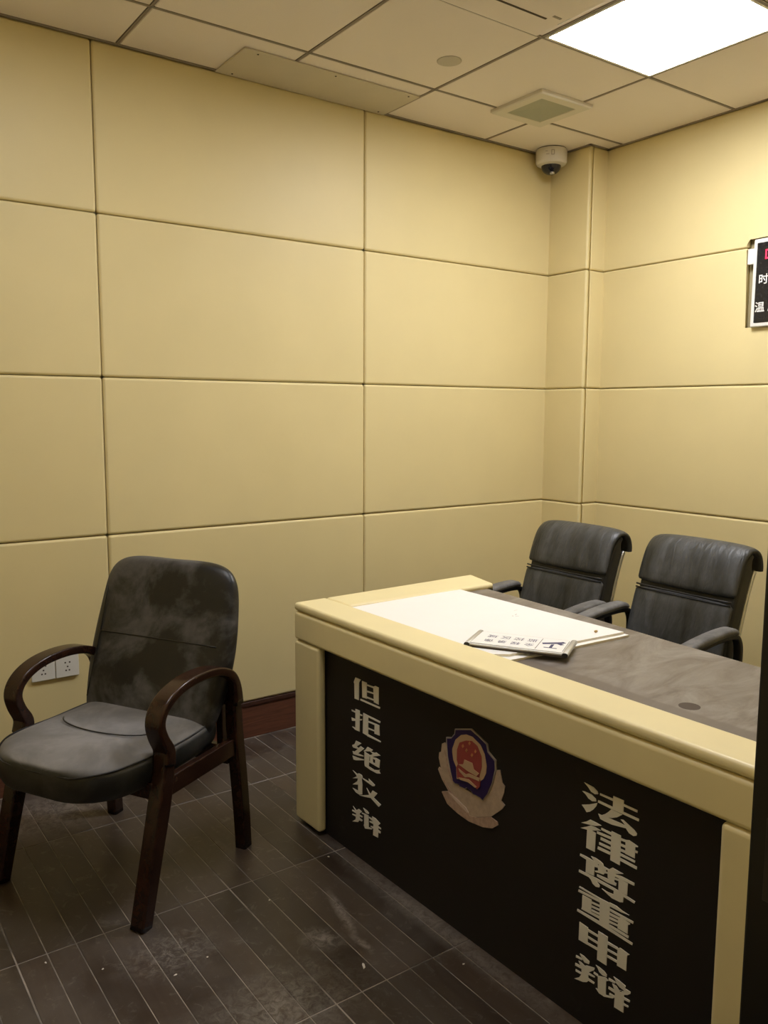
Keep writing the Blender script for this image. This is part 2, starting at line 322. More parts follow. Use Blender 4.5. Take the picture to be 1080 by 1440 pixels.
# outlines of the characters and the emblem on the desk front, in 0.1 mm on the panel (along, up)
GLYPHS={"law_fa":[[12252,5842,12337,5837,12519,5825,12630,5766,12651,5714,12562,5680,12453,5698,12364,5776],[12207,5620,12285,5634,12468,5633,12590,5580,12604,5525,12498,5489,12388,5511,12312,5573],[12206,5290,12418,5380,12634,5501,12609,5416,12530,5303,12437,5215,12349,5169,12284,5235],[12701,5758,13062,5765,13064,5712,12703,5714],[13059,5832,13337,5833,13337,5560,13060,5566],[13341,5757,13692,5756,13690,5703,13344,5705],[12662,5578,13059,5576,13739,5579,13731,5522,13334,5520,13062,5514,12652,5524],[12675,5265,12759,5265,12861,5333,12951,5423,13016,5503,13313,5501,13182,5389,13048,5318,12934,5283,13073,5284,13255,5291,13412,5288,13437,5239,13259,5204,13055,5167,12846,5160,12739,5166],[13278,5379,13340,5395,13499,5334,13634,5284,13702,5235,13693,5183,13619,5145,13507,5162,13438,5220,13378,5312]],"lv":[[12206,4860,12351,4945,12457,5034,12614,5034,12769,5024,12594,4944,12377,4894],[12192,4727,12356,4823,12475,4904,12619,4914,12758,4902,12504,4794,12625,4784,12616,4331,12372,4326,12383,4763],[12771,4972,13052,4977,13055,4918,12774,4923],[12658,4845,13050,4872,13048,4815,12660,4789],[12765,4749,13039,4756,13042,4693,12760,4686],[12728,4615,13038,4631,13040,4572,12730,4560],[12697,4500,13038,4515,13030,4451,12688,4435],[13050,5012,13297,5013,13302,4669,13300,4330,13046,4334],[13293,4956,13427,4971,13430,4919,13295,4907],[13299,4836,13434,4840,13436,4784,13297,4781],[13295,4715,13439,4724,13442,4668,13298,4657],[13427,4971,13515,5003,13743,4963,13738,4941,13673,4922,13675,4660,13431,4657],[13681,4848,13742,4846,13734,4799,13679,4798],[13300,4612,13688,4611,13680,4562,13298,4552],[13301,4503,13737,4497,13736,4434,13299,4439]],"zun":[[12208,4108,12386,4116,12702,4106,12717,4052,12609,4037,12389,4045,12202,4058],[12518,4186,12638,4200,12783,4184,12855,4156,12881,4097,12930,4059,12944,4005,12878,3913,12783,3899,12664,3874,12628,3887,12734,3937,12719,4002,12624,3978,12621,4048,12717,4052,12751,4088,12606,4113],[12388,4055,12620,4058,12621,3760,12382,3731],[12881,4107,13034,4104,13035,4068,12895,4059],[12897,4003,13037,4028,13038,3999,12899,3959],[12988,4076,13111,4184,13402,4176,13197,4083,13170,3910,13091,3872,12996,3898],[13163,4068,13356,4099,13691,4101,13689,4041,13561,4034,13158,4015],[13287,4022,13529,4013,13520,3730,13293,3729],[13178,3984,13292,3999,13294,3959,13180,3939],[12702,3840,12997,3868,13229,3874,13221,3810,13002,3779,12704,3790],[12996,3908,13159,3909,13184,3866,13045,3860],[12191,3710,12670,3737,13189,3738,13732,3698,13713,3643,13181,3674,12673,3668,12189,3654],[12441,3686,12539,3691,12673,3672,12784,3612,12774,3556,12679,3531,12593,3561,12542,3630],[12846,3567,13011,3560,13169,3583,13173,3690,13432,3677,13424,3523,13339,3490,13132,3477,13026,3506]],"zhong":[[12220,3318,12809,3316,12811,3275,12209,3281],[12199,3227,12811,3265,12814,3211,12189,3171],[12315,3149,12574,3161,12574,2870,12310,2846],[12576,3120,12817,3144,12818,3100,12578,3076],[12580,3025,12821,3050,12823,3007,12582,2980],[12584,2933,12825,2957,12827,2912,12586,2888],[12310,2846,12804,2880,12807,2819,12297,2797],[12181,2738,12810,2759,13095,2754,13713,2723,13704,2669,13086,2678,12789,2681,12178,2683],[12809,3316,13080,3329,13073,2712,12812,2698],[13068,3343,13253,3355,13392,3325,13596,3310,13394,3276,13084,3259],[13074,3204,13711,3221,13703,3167,13077,3148],[13079,3104,13356,3125,13324,3068,13081,3048],[13078,3012,13314,3033,13305,2987,13076,2955],[13078,2920,13307,2938,13309,2898,13080,2864],[13322,3118,13400,3158,13626,3136,13623,3105,13573,3078,13577,2864,13311,2859],[13082,2830,13607,2832,13599,2771,13085,2770]],"shen":[[12256,2457,12506,2441,12507,2020,12249,2010],[12508,2410,12789,2414,12791,2359,12510,2349],[12510,2243,12784,2245,12786,2190,12507,2189],[12504,2082,12790,2102,12788,2038,12507,2024],[12796,2516,13059,2512,13054,1819,12790,1819],[13059,2405,13331,2412,13334,2356,13057,2338],[13052,2233,13339,2252,13341,2203,13055,2180],[13054,2083,13334,2097,13337,2043,13057,2028],[13332,2392,13399,2439,13649,2416,13585,2360,13579,1992,13335,1984]],"bian_large":[[12190,1588,12367,1601,12369,1560,12187,1532],[12301,1688,12414,1692,12577,1646,12568,1577,12445,1549,12367,1601],[12266,1490,12334,1497,12436,1469,12431,1402,12338,1392],[12178,1387,12363,1402,12497,1504,12728,1573,12714,1506,12576,1380,12365,1343,12176,1320],[12436,1469,12548,1470,12566,1161,12526,1105,12416,1046,12164,984,12300,1090,12364,1203,12365,1364],[12192,1237,12369,1249,12371,1201,12194,1184],[12552,1366,12744,1372,12738,1339,12555,1308],[12558,1231,12743,1223,12728,1176,12556,1165],[12761,1666,12857,1669,13002,1648,13071,1605,13066,1550,12960,1529,12862,1556,12823,1618],[12715,1477,12830,1474,12832,1423,12710,1426],[12831,1444,13056,1523,13117,1486,13059,1441,13069,1113,13284,1180,13262,1146,13029,1047,12885,1043,12785,1110,12845,1115],[13130,1566,13301,1573,13303,1529,13128,1503],[13256,1671,13389,1667,13580,1637,13576,1593,13451,1560,13334,1594],[13301,1573,13451,1570,13712,1573,13710,1527,13639,1458,13528,1401,13479,1454,13568,1507,13430,1517],[13227,1489,13339,1493,13416,1436,13391,1380,13298,1366],[13134,1361,13310,1372,13478,1474,13313,1302,13132,1303],[13401,1407,13549,1434,13552,980,13305,965,13313,1312],[13164,1222,13316,1235,13311,1187,13162,1169],[13542,1348,13704,1365,13702,1319,13544,1292],[13548,1208,13673,1213,13670,1177,13551,1158]],"dan":[[3179,5897,3471,5902,3380,5786,3365,5214,3132,5202,3117,5687,3085,5725],[3532,5882,3789,5887,3791,5382,3555,5360],[3789,5842,4130,5863,4130,5810,3789,5797],[3790,5644,4145,5671,4146,5627,3790,5590],[3790,5454,4146,5466,4147,5421,3791,5400],[4130,5863,4232,5909,4406,5904,4403,5371,4162,5381],[3457,5286,4473,5311,4462,5254,3442,5231]],"ju":[[3179,4874,3412,4887,3404,4202,3164,4190,3007,4243,3180,4251],[2966,4791,3179,4790,3179,4747,2975,4742],[3412,4786,3550,4791,3535,4744,3412,4736],[2959,4528,3180,4540,3180,4480,2991,4429],[3412,4615,3535,4653,3520,4604,3412,4565],[3605,4872,3867,4869,3861,4202,3582,4213],[3867,4869,4493,4872,4476,4813,3868,4815],[3868,4697,4209,4721,4209,4667,3868,4651],[4209,4721,4442,4731,4458,4414,4196,4392],[3869,4478,4210,4496,4210,4460,3869,4433],[3855,4264,4517,4254,4509,4216,3825,4190]],"jue":[[3208,3842,3498,3848,3246,3665,3348,3646,3461,3745,3648,3725,3323,3463,3636,3481,3599,3457,3348,3396,3068,3353,3016,3435,3132,3459,3310,3603,3068,3567,3003,3599,3016,3641,3132,3703],[3016,3282,3348,3320,3649,3369,3636,3345,3221,3200,3080,3174],[3832,3847,4111,3845,4039,3769,3697,3660,3611,3637,3722,3720],[3979,3748,4208,3782,4279,3821,4504,3796,4136,3639,3991,3633,4112,3719],[3673,3644,3943,3624,3895,3242,4186,3227,4377,3288,4483,3349,4448,3277,4508,3225,4330,3168,3993,3157,3699,3179,3674,3246],[3979,3629,4124,3642,4125,3428,3968,3417],[3894,3607,3991,3641,3991,3589,3894,3563],[3895,3428,4233,3451,4234,3385,3895,3384],[4124,3613,4280,3645,4481,3642,4452,3382,4222,3380,4245,3566,4125,3568]],"jiao":[[3025,2802,3256,2767,3371,2818,3532,2819,3565,2753,3517,2676,3559,2516,3550,2189,3404,2123,3208,2126,3025,2206,3332,2224,3332,2431,3025,2325,3289,2533,3322,2634,3025,2534,3256,2678,3224,2716],[3581,2739,3915,2747,3899,2841,4227,2758,4196,2708,4103,2673,3581,2710],[3789,2496,3995,2371,4104,2529,4351,2528,4167,2322,4542,2240,4430,2128,4011,2252,3695,2167,3404,2103,3932,2318]],"bian_small":[[3042,1603,3224,1537,3356,1630,3535,1613,3405,1491,3405,1461,3568,1468,3552,1422,3405,1412,3405,1352,3568,1340,3536,1287,3389,1266,3324,1179,3008,1072,3192,1214,3208,1311,3008,1299,3008,1329,3225,1378,3225,1427,2992,1423,3008,1470,3175,1487],[3606,1769,3840,1756,3919,1710,3887,1677,3760,1655,3680,1701],[3535,1583,3888,1629,3905,1254,4094,1285,4063,1243,3714,1125,3639,1212,3665,1242,3664,1567,3535,1544],[3919,1603,4093,1606,4092,1683,4279,1683,4510,1624,4388,1497,4547,1487,4542,1446,4404,1436,4404,1378,4527,1363,4512,1299,4405,1301,4397,1114,4142,1092,4157,1302,4000,1314,4015,1340,4156,1370,4156,1457,3952,1440,3952,1479,4171,1531,3920,1564]]}
EMBLEM={"wreath":[7544,5135,7685,4610,7888,4212,8999,4142,9199,4381,9362,4742,9465,5128,9591,5174,9685,4862,9770,4811,9748,4635,9657,4389,9786,4314,9692,4171,9302,3811,8533,3484,8471,3525,8025,3793,7652,3863,7367,4109,7195,4344,7244,4418,7328,4391,7222,4673,7236,4838,7318,4889,7347,5125,7461,5197],"lower_leaf":[7374,3756,7652,3874,8025,3793,8342,3695,8502,3515,8775,3572,9302,3800,9534,3767,9564,3695,9368,3526,9019,3412,8475,3349,8034,3392,7611,3494],"shield_rim":[7539,5380,7749,5437,7873,5588,7886,5725,8518,5926,8836,5824,9133,5709,9181,5524,9444,5383,9465,5128,9362,4742,9199,4381,9006,4133,8939,4172,8759,4178,8639,4165,8576,4228,8391,4257,8330,4200,8111,4184,8110,4250,7936,4196,7839,4238,7720,4487,7599,4850,7542,5235],"shield":[7582,5356,7765,5416,7908,5582,7925,5704,8504,5889,8813,5795,9098,5687,9150,5503,9407,5354,9420,5122,9328,4739,9169,4380,9005,4159,8939,4194,8759,4200,8638,4186,8606,4240,8391,4267,8330,4222,8111,4206,8109,4261,7952,4218,7855,4256,7759,4501,7641,4864,7591,5251],"ring":[8355,5722,8156,5642,7940,5444,7819,5149,7821,5060,7867,4853,7989,4685,8012,4370,8927,4643,9042,4750,9131,4933,9149,5131,9068,5422,8901,5621,8599,5736],"disc":[8359,5560,8114,5424,8019,5194,8016,4905,8065,4812,8004,4701,8042,4426,8169,4406,8508,4488,8814,4384,8916,4488,8927,4643,8894,4760,8975,5048,8962,5321,8798,5555,8586,5624],"gate":[8326,5025,8632,5034,8696,4883,8892,4846,8790,4733,8440,4758,8097,4812,8283,4878],"ribbon":[8099,4702,8382,4638,8503,4704,8924,4729,8897,4632,8688,4620,8505,4607,8353,4540,8132,4625],"band":[8105,4449,8507,4542,8812,4449,8753,4405,8478,4454,8169,4406],"star0":[8254,5429,8302,5388,8257,5321,8209,5362],"star1":[8511,5591,8558,5550,8514,5483,8467,5524],"star2":[8395,5356,8442,5316,8398,5248,8350,5289],"star3":[8610,5299,8656,5259,8613,5192,8566,5232],"star4":[8741,5448,8787,5407,8744,5341,8698,5381],"leaf_vein":[7653,3841,7701,3859,8089,3773,8374,3685,8469,3591,8408,3566,8027,3682],"vein2":[7416,4127,7482,4129,7799,3863,8024,3815,7961,3790,7702,3825],"vein3":[7465,4984,7499,4950,7655,4509,7857,4155,7792,4154,7607,4469]}

# ------------------------------------------------------------------ setting: floor
floor = bx('floor', (XN-.1, -4.2, -.06), (.1, .1, -.0015), M['grout']); tag(floor, kind='structure')
TX, TY, NP = -3.08, -1.01, 8
cache = {}
def plank(x0, x1, y0, y1):
    key = (round(x1-x0, 3), round(y1-y0, 3))
    if key not in cache:
        bm = bmesh.new(); box(bm, (0, 0, -.006), (key[0], key[1], 0), .0008, 1)
        me = bpy.data.meshes.new('floor_plank'); bm.to_mesh(me); bm.free(); me.materials.append(M['floor']); cache[key] = me
    o = bpy.data.objects.new('floor_plank', cache[key]); COL.objects.link(o); o.parent = floor; o.location = (x0, y0, random.uniform(-.0005, 0))
pw = .595/NP
cand = []
for i in range(-2, 6):
    for j in range(-6, 3):
        for k in range(NP):
            x0 = TX+i*.595+k*pw; x1 = x0+pw; y0 = TY+j*.597; y1 = y0+.597
            x0 = max(x0, XN); x1 = min(x1, 0); y0 = max(y0, -3.2); y1 = min(y1, 0)
            if x1-x0 < .015 or y1-y0 < .02: continue
            g1 = .0012 if k else .0020; g2 = .0012 if k < NP-1 else .0020
            cand.append((x0+g1, x1-g2, y0+.0018, y1-.0018))
cand.sort(key=lambda c: math.hypot(c[0]-CAM.x, c[2]-CAM.y) + (3 if c[0] > -1.95 and c[3] < -.9 else 0))
for c in cand[:300]: plank(*c)
if len(cand) > 300:
    bm = bmesh.new()
    for c in cand[300:]: box(bm, (c[0], c[2], -.006), (c[1], c[3], 0))
    o = link('floor_plank', bm, M['floor'], floor); o['kind'] = 'stuff'

# ------------------------------------------------------------------ setting: padded walls
BEV, PT = .011, .028
def wall_pads(parent, fn, cols, rows):
    for a0, a1 in cols:
        for z0, z1 in rows:
            gp = .0012
            bm = prism([(a0+gp, z0+gp), (a1-gp, z0+gp), (a1-gp, z1-gp), (a0+gp, z1-gp)], fn, PT, BEV, 4)
            link('wall_panel', bm, M['pad'], parent, smooth=True, wn=True)
ROWS = [(ZS[i], ZS[i+1]) for i in range(4)]
# the long wall with the outlets (left in the photograph); its padded face is y = 0
wl = bx('wall_left', (XN-.1, PT, 0), (.1, PT+.12, H+.1), M['gap']); tag(wl, kind='structure')
wall_pads(wl, lambda a, z, d: (a, PT-d, z), [(XN, -3.682), (-3.682, -2.4956), (-2.4956, -1.3098), (-1.3098, -.110)], ROWS)
# the far wall behind the office chairs; its padded face is x = 0
wr = bx('wall_right', (PT, YB-.2, 0), (PT+.12, PT, H+.1), M['gap']); tag(wr, kind='structure')
fB = lambda a, z, d: (PT-d, -a, z)
wall_pads(wr, fB, [(.236, 1.459), (1.459, 2.659)], ROWS[:2])
wall_pads(wr, fB, [(2.659, -YB)], ROWS)
SY0, SY1, SZ0, SZ1 = 1.05, 1.79, 1.783, 2.176      # opening cut in the padding for the clock sign
gp = .0012
for pts in ([(.236, 1.541+gp), (1.459-gp, 1.541+gp), (1.459-gp, SZ0), (SY0, SZ0), (SY0, 2.135-gp), (.236, 2.135-gp)],
            [(.236, 2.135+gp), (SY0, 2.135+gp), (SY0, SZ1), (1.459-gp, SZ1), (1.459-gp, H-gp), (.236, H-gp)],
            [(1.459+gp, 1.541+gp), (2.659-gp, 1.541+gp), (2.659-gp, 2.135-gp), (SY1, 2.135-gp), (SY1, SZ0), (1.459+gp, SZ0)],
            [(1.459+gp, SZ1), (SY1, SZ1), (SY1, 2.135+gp), (2.659-gp, 2.135+gp), (2.659-gp, H-gp), (1.459+gp, H-gp)]):
    link('wall_panel', prism(pts, fB, PT, .008, 3), M['pad'], wr, smooth=True, wn=True)
# the boxed column in the corner
colm = bx('trim_1', (-.134+PT, -.259+PT, 0), (.02, .02, H), M['gap']); tag(colm, kind='structure')
for z0, z1 in ROWS:
    bm = prism([(-.024, z0+gp), (.259, z0+gp), (.259, z1-gp), (-.024, z1-gp)], lambda a, z, d: (-.134+PT-d, -a, z), PT, BEV, 4)
    link('wall_panel', bm, M['pad'], colm, smooth=True, wn=True)
    bm = prism([(-.134+PT, z0+gp), (.024, z0+gp), (.024, z1-gp), (-.134+PT, z1-gp)], lambda a, z, d: (a, -.259+PT-d, z), PT, BEV, 4)
    link('wall_panel', bm, M['pad'], colm, smooth=True, wn=True)
# near wall (outside the picture, left of the camera)
wn_ = bx('wall_near', (XN-.12-PT, -3.6, 0), (XN-PT, PT, H+.1), M['gap']); tag(wn_, kind='structure')
wall_pads(wn_, lambda a, z, d: (XN-PT+d, -a, z), [(0, 1.2), (1.2, 2.4), (2.4, -YB)], ROWS)
# wall with the doorway the picture is taken through
DX0, DX1, DH = -3.80, -2.74, 2.10
wb = bmesh.new(); box(wb, (DX1+.05, YB-PT-.14, 0), (.1, YB-PT, H+.1)); box(wb, (XN, YB-PT-.14, DH+.05), (DX1+.05, YB-PT, H+.1)); box(wb, (XN-.02, YB-PT-.14, 0), (DX0-.02, YB-PT, DH+.05))
wb = link('wall_back', wb, M['gap']); tag(wb, kind='structure')
fW = lambda a, z, d: (a, YB-PT+d, z)
wall_pads(wb, fW, [(-1.3098, -.134), (-2.4956, -1.3098), (DX1+.06, -2.4956)], ROWS)
for a0, a1 in ((XN, -3.682), (-3.682, DX1+.06)):
    link('wall_panel', prism([(a0+gp, DH+.06), (a1-gp, DH+.06), (a1-gp, H-gp), (a0+gp, H-gp)], fW, PT, BEV, 4), M['pad'], wb, smooth=True, wn=True)
# black metal door frame
door = bmesh.new()
box(door, (DX1, YB-.20, 0), (DX1+.06, YB, DH), .003, 2); box(door, (DX1, YB-.20, DH), (DX1+.06, YB, DH+.06), .003, 2)
box(door, (XN+.01, YB-.20, DH), (DX1, YB, DH+.06), .003, 2); box(door, (XN+.01, YB-.20, 0), (DX0, YB, DH), .003, 2)
door = link('door_1', door, M['black']); tag(door, kind='structure')
sp = bmesh.new(); box(sp, (DX1-.0015, YB-.046, .953), (DX1+.001, YB-.017, 1.036), .0006, 1)
sp = link('strike_plate', sp, M['dark_steel'], door); sp['label'] = 'dull dark grey strike plate'
bx('strike_hole', (DX1-.0018, YB-.040, .975), (DX1-.0012, YB-.026, 1.015), M['slot'], door)

# baseboards
def baseboard(name, a, b, lip):
    o = bx(name, a, b, M['baseboard'], bev=.002); tag(o, kind='structure')
    bx('baseboard_cap', *lip, M['baseboard_lip'], o, bev=.002); return o
baseboard('baseboard_left', (XN, PT, 0), (-.134+.02, .004, .145), ((XN, PT, .145), (-.134+.02, -.002, .163)))
baseboard('baseboard_right', (PT, -.259, 0), (.004, YB, .145), ((PT, -.259, .145), (-.002, YB, .163)))
bx('trim_2', (-.130, -.259, 0), (-.10, .0, .163), M['baseboard'], bev=.002)['kind'] = 'structure'
bx('trim_3', (-.130, -.255, 0), (0, -.225, .163), M['baseboard'], bev=.002)['kind'] = 'structure'
baseboard('baseboard_back', (DX1+.06, YB-PT, 0), (0, YB-.004, .145), ((DX1+.06, YB-PT, .145), (0, YB+.002, .163)))
baseboard('baseboard_near', (XN-PT, YB, 0), (XN-.004, 0, .145), ((XN-PT, YB, .145), (XN+.002, 0, .163)))

# ------------------------------------------------------------------ setting: ceiling
ceil_ = bx('ceiling', (XN-.1, -4.2, H+.03), (.15, .15, H+.14), M['plaster']); tag(ceil_, kind='structure')
gx = [x for x in (GX0-GS*i for i in range(0, 6)) if x > XN+.02]; gy = [y for y in (GY0-GS*i for i in range(0, 5)) if y > YB+.02]
X = [0.0]+gx+[XN]; Y = [0.0]+gy+[YB]
LIGHTS = {(1, 2), (4, 2)}            # cells (column, row) that hold a lamp
VENT = (-.861, -.630, -.552, -.318)
hg = .0078
for i in range(len(X)-1):
    for j in range(len(Y)-1):
        x1, x0, y1, y0 = X[i], X[i+1], Y[j], Y[j+1]
        if x1-x0 < .03 or y1-y0 < .03 or (i, j) in LIGHTS: continue
        bm = bmesh.new(); box(bm, (x0+hg, y0+hg, H-.001), (x1-hg, y1-hg, H+.012), .0025, 1)
        link('ceiling_tile', bm, M['tile_c'], ceil_)
def tee(a, b):
    """exposed grid bar with a slot along its middle"""
    bm = bmesh.new(); d = (Vector(b)-Vector(a)).normalized(); p = Vector((-d.y, d.x, 0))
    for s in (-1, 1):
        q = [Vector(a)+p*s*.0006, Vector(a)+p*s*.0050, Vector(b)+p*s*.0050, Vector(b)+p*s*.0006]
        lo = [bm.verts.new(v+Vector((0, 0, -.002))) for v in q]; hi = [bm.verts.new(v+Vector((0, 0, .006))) for v in q]
        bm.faces.new(lo); bm.faces.new(hi)
        for k in range(4): bm.faces.new((lo[k], lo[(k+1) % 4], hi[(k+1) % 4], hi[k]))
    link('grid_bar', bm, M['grid'], ceil_)
bx('grid_backing', (XN, YB, H+.013), (0, 0, H+.02), M['slot'], ceil_)
for x in gx: tee((x, YB, H), (x, 0, H))
for y in gy: tee((XN, y, H), (0, y, H))
for k, (a, b) in enumerate((((XN, -.016, H-.004), (-.134, .0, H+.006)), ((-.016, YB, H-.004), (0, -.259, H+.006)), ((-.150, -.275, H-.004), (-.134, 0, H+.006)), ((-.150, -.275, H-.004), (0, -.259, H+.006)), ((XN, YB, H-.004), (XN+.016, 0, H+.006)), ((XN, YB, H-.004), (0, YB+.016, H+.006)))):
    o = bx('trim_%d' % (k+4), a, b, M['grid']); tag(o, kind='structure')

# ceiling lamps
for n, (i, j) in enumerate(sorted(LIGHTS)):
    x1, x0, y1, y0 = X[i], X[i+1], Y[j], Y[j+1]
    t = empty('ceiling_light', ((x0+x1)/2, (y0+y1)/2, H-.004))
    tag(t, 'square lit ceiling panel light nearest the corner with the dome camera' if n == 0 else 'square lit ceiling panel light nearer the doorway side', 'ceiling light')
    hx, hy = (x1-x0)/2-.007, (y1-y0)/2-.007
    fr = bmesh.new()
    for a, b in (((-hx, -hy, 0), (hx, -hy+.010, .02)), ((-hx, hy-.010, 0), (hx, hy, .02)), ((-hx, -hy+.01, 0), (-hx+.010, hy-.01, .02)), ((hx-.010, -hy+.01, 0), (hx, hy-.01, .02))): box(fr, a, b)
    link('light_frame', fr, M['white'], t)
    bx('diffuser', (-hx+.010, -hy+.010, .003), (hx-.010, hy-.010, .012), M['lit'] if n == 0 else M['lit_dim'], t)

# square exhaust vent
vt = empty('ceiling_vent', ((VENT[0]+VENT[2])/2, (VENT[1]+VENT[3])/2, H)); tag(vt, 'small square white exhaust vent with a recessed grey pyramid in the ceiling', 'vent')
h = (VENT[2]-VENT[0])/2; q = h-.052
bm = bmesh.new(); ring = lambda s, z: [bm.verts.new((a*s, b*s, z)) for a, b in ((-1, -1), (1, -1), (1, 1), (-1, 1))]
R_ = [ring(h, .0), ring(h, -.013), ring(h-.006, -.018), ring(q+.004, -.018), ring(q, -.016)]
for a, b in zip(R_, R_[1:]):
    for k in range(4): bm.faces.new((a[k], a[(k+1) % 4], b[(k+1) % 4], b[k]))
link('vent_frame', bm, M['plastic'], vt)
bm = bmesh.new(); a = ring(q, -.016); b = ring(.006, -.0025)
for k in range(4): bm.faces.new((a[k], a[(k+1) % 4], b[(k+1) % 4], b[k]))
bm.faces.new(b); link('vent_cone', bm, M['vent_in'], vt)

# long access plate against the left wall
ap = bx('access_plate', (-2.022, -.268, H-.009), (-1.215, -.004, H-.002), M['ac'], bev=.002); tag(ap, 'long flat beige access plate in the ceiling along the padded wall', 'ceiling plate')
for x, y in ((-1.96, -.25), (-1.26, -.25), (-1.26, -.03), (-1.62, -.25), (-1.96, -.03)):
    bm = lathe([(.004, 0), (.004, -.0015), (0, -.0018)], (x, y, H-.009), 8); link('screw', bm, M['slot'], ap)
# cassette air conditioner panel
ac = empty('air_conditioner', (-1.507, -1.255, H)); tag(ac, 'square ceiling cassette air conditioner panel with a dark louver slot', 'air conditioner')
bm = bmesh.new(); box(bm, (-.262, -.285, -.014), (.262, .285, -.002), .004, 2); link('cassette_body', bm, M['tile_c'], ac)
for s, ang in ((1, 0), (1, 180)):
    bm = bmesh.new(); box(bm, (-.19, .168, -.0155), (.19, .176, -.0135)); bmesh.ops.rotate(bm, verts=bm.verts, matrix=Matrix.Rotation(math.radians(ang), 3, 'Z')); link('louver_slot', bm, M['slot'], ac)
bm = bmesh.new(); box(bm, (-.252, -.122, -.0165), (.252, .122, -.014), .001, 1); link('intake_grille', bm, M['tile_c'], ac)
bm = bmesh.new(); box(bm, (.2525, .116, -.0158), (.2545, .180, -.0138)); link('clip', bm, M['white'], ac)
bm = bmesh.new(); box(bm, (.195, .140, -.0152), (.232, .150, -.014)); link('badge', bm, M['grid'], ac)
dk = link('round_cover', lathe([(.047, 0), (.047, -.002), (.043, -.0035), (0, -.0035)], (-1.34, -.608, H-.001)), mat('cover_grey', (.52, .48, .41), .8), smooth=False); tag(dk, 'faint round cover disc on a ceiling tile beside the vent', 'cover disc')

# dome camera
dc = empty('dome_camera', (-.232, -.092, H)); tag(dc, 'white dome security camera with a smoked lens in the ceiling corner', 'security camera')
link('camera_plate', lathe([(.074, 0), (.074, -.005), (.07, -.005)]), M['slot'], dc)
link('camera_body', lathe([(.0, -.005), (.076, -.005), (.078, -.012), (.078, -.066), (.071, -.076), (.05, -.082), (.0, -.082)]), M['plastic'], dc, smooth=True).modifiers.new('e', 'EDGE_SPLIT').split_angle = .6
link('camera_dome', lathe([(.0499, -.080)]+[(.049*math.cos(a), -.084-.040*math.sin(a)) for a in [k*math.pi/16 for k in range(8)]]+[(.001, -.124)]), M['dome'], dc, smooth=True)
link('lens', lathe([(.012, 0), (.012, -.008), (0, -.008)], (-.012, -.02, -.117), 12), M['steel'], dc)
vd = (Vector((-3.47, -3.17))-Vector((-.232, -.092))).normalized(); pz = Vector((-vd.y, vd.x))
bm = bmesh.new()
for (a, b, c, d) in ((-.026, -.044, -.010, -.041), (-.030, -.030, -.018, -.027), (-.001, -.048, .003, -.022), (.003, -.048, .014, -.044), (.003, -.026, .014, -.022), (.012, -.046, .016, -.024)):
    q = [bm.verts.new((vd.x*.0785+pz.x*x, vd.y*.0785+pz.y*x, z)) for x, z in ((a, b), (c, b), (c, d), (a, d))]; bm.faces.new(q)
link('camera_marking', bm, mat('grey_print', (.35, .31, .25), .6), dc)

# clock / temperature sign
cs = empty('clock_sign', (.0, -SY0-.040, SZ0+.006)); tag(cs, 'black wall clock and temperature display with red digits and white frame', 'display sign')
SW, SH = .70, .372; f = .017
def sf(a, z, d): return (.024-d-.0, -a, z)       # sign plane: a to the right, z up, d out of the wall
bm = bmesh.new(); box(bm, (.024, 0, 0), (-.020, -SW, SH), .006, 3); link('sign_frame', bm, M['white'], cs, smooth=True, wn=True)
bm = bmesh.new(); box(bm, (-.0212, -f, f), (-.018, -SW+f, SH-f), .003, 2); link('sign_face', bm, mat('sign_black', (.012, .012, .014), .25, .4, 80), cs)
def sword(s, size, a, z, mt, name='letter'):
    bm = text_bm(s, size, size*.014)
    for v in bm.verts: v.co = Vector((-.0222, -a-v.co.x, z+v.co.y))
    return link(name, bm, mt, cs)
for s, a, z in (('时', .046, .197), ('间', .106, .197), ('温', .036, .080), ('度', .094, .080)): sword(s, .046, a+.007, z, M['white'])
def seg(a0, z0, w, hh, on):
    bm = bmesh.new(); t = .006
    S = {'a': ((0, hh-t), (w, hh)), 'b': ((w-t, hh/2), (w, hh)), 'c': ((w-t, 0), (w, hh/2)), 'd': ((0, 0), (w, t)), 'e': ((0, 0), (t, hh/2)), 'f': ((0, hh/2), (t, hh)), 'g': ((0, hh/2-t/2), (w, hh/2+t/2))}
    for k in on:
        (a, b), (c, d) = S[k]; q = [bm.verts.new((-.0222, -(a0+x), z0+z)) for x, z in ((a, b), (c, b), (c, d), (a, d))]; bm.faces.new(q)
    link('digit', bm, M['led'], cs)
seg(.056, .283, .030, .040, 'abcdef')
tb = bx('bracket', (.020, .036, .272), (-.004, -.004, .338), M['white'], cs, bev=.002)

# wall sockets
for n, x in enumerate((-2.797, -2.7105)):
    t = empty('wall_socket', (x, 0, .420)); tag(t, ('left white wall socket plate on the padded wall behind the armchair', 'right white wall socket plate on the padded wall behind the armchair')[n], 'wall socket')
    bx('socket_plate', (.0, 0, 0), (.084, -.012, .086), M['white'], t, bev=.003)
    bm = bmesh.new()
    for a, z in ((.036, .026), (.048, .026), (.042, .040), (.034, .056), (.050, .056)): box(bm, (a-.0028, -.0124, z-.0028), (a+.0028, -.0118, z+.0028))
    link('socket_hole', bm, M['slot'], t)

# ------------------------------------------------------------------ the long desk
DA = math.radians(1.2)
desk = empty('interview_desk', (-2.113, -.752, 0), DA-math.pi/2)
# local frame: +X along the front to the right (u), +Y inward (v), +Z up
tag(desk, 'long dark desk with cream padded trim, silver characters and a shield emblem', 'desk')
L_ = 1.76
def dk_(name, a, b, mt, bev=.012, seg=4, parent=desk): return bx(name, a, b, M[mt], parent, bev=bev, seg=seg)
dk_('front_cushion', (0, 0, .7485), (L_, .128, .7755), 'pad_desk', .011)
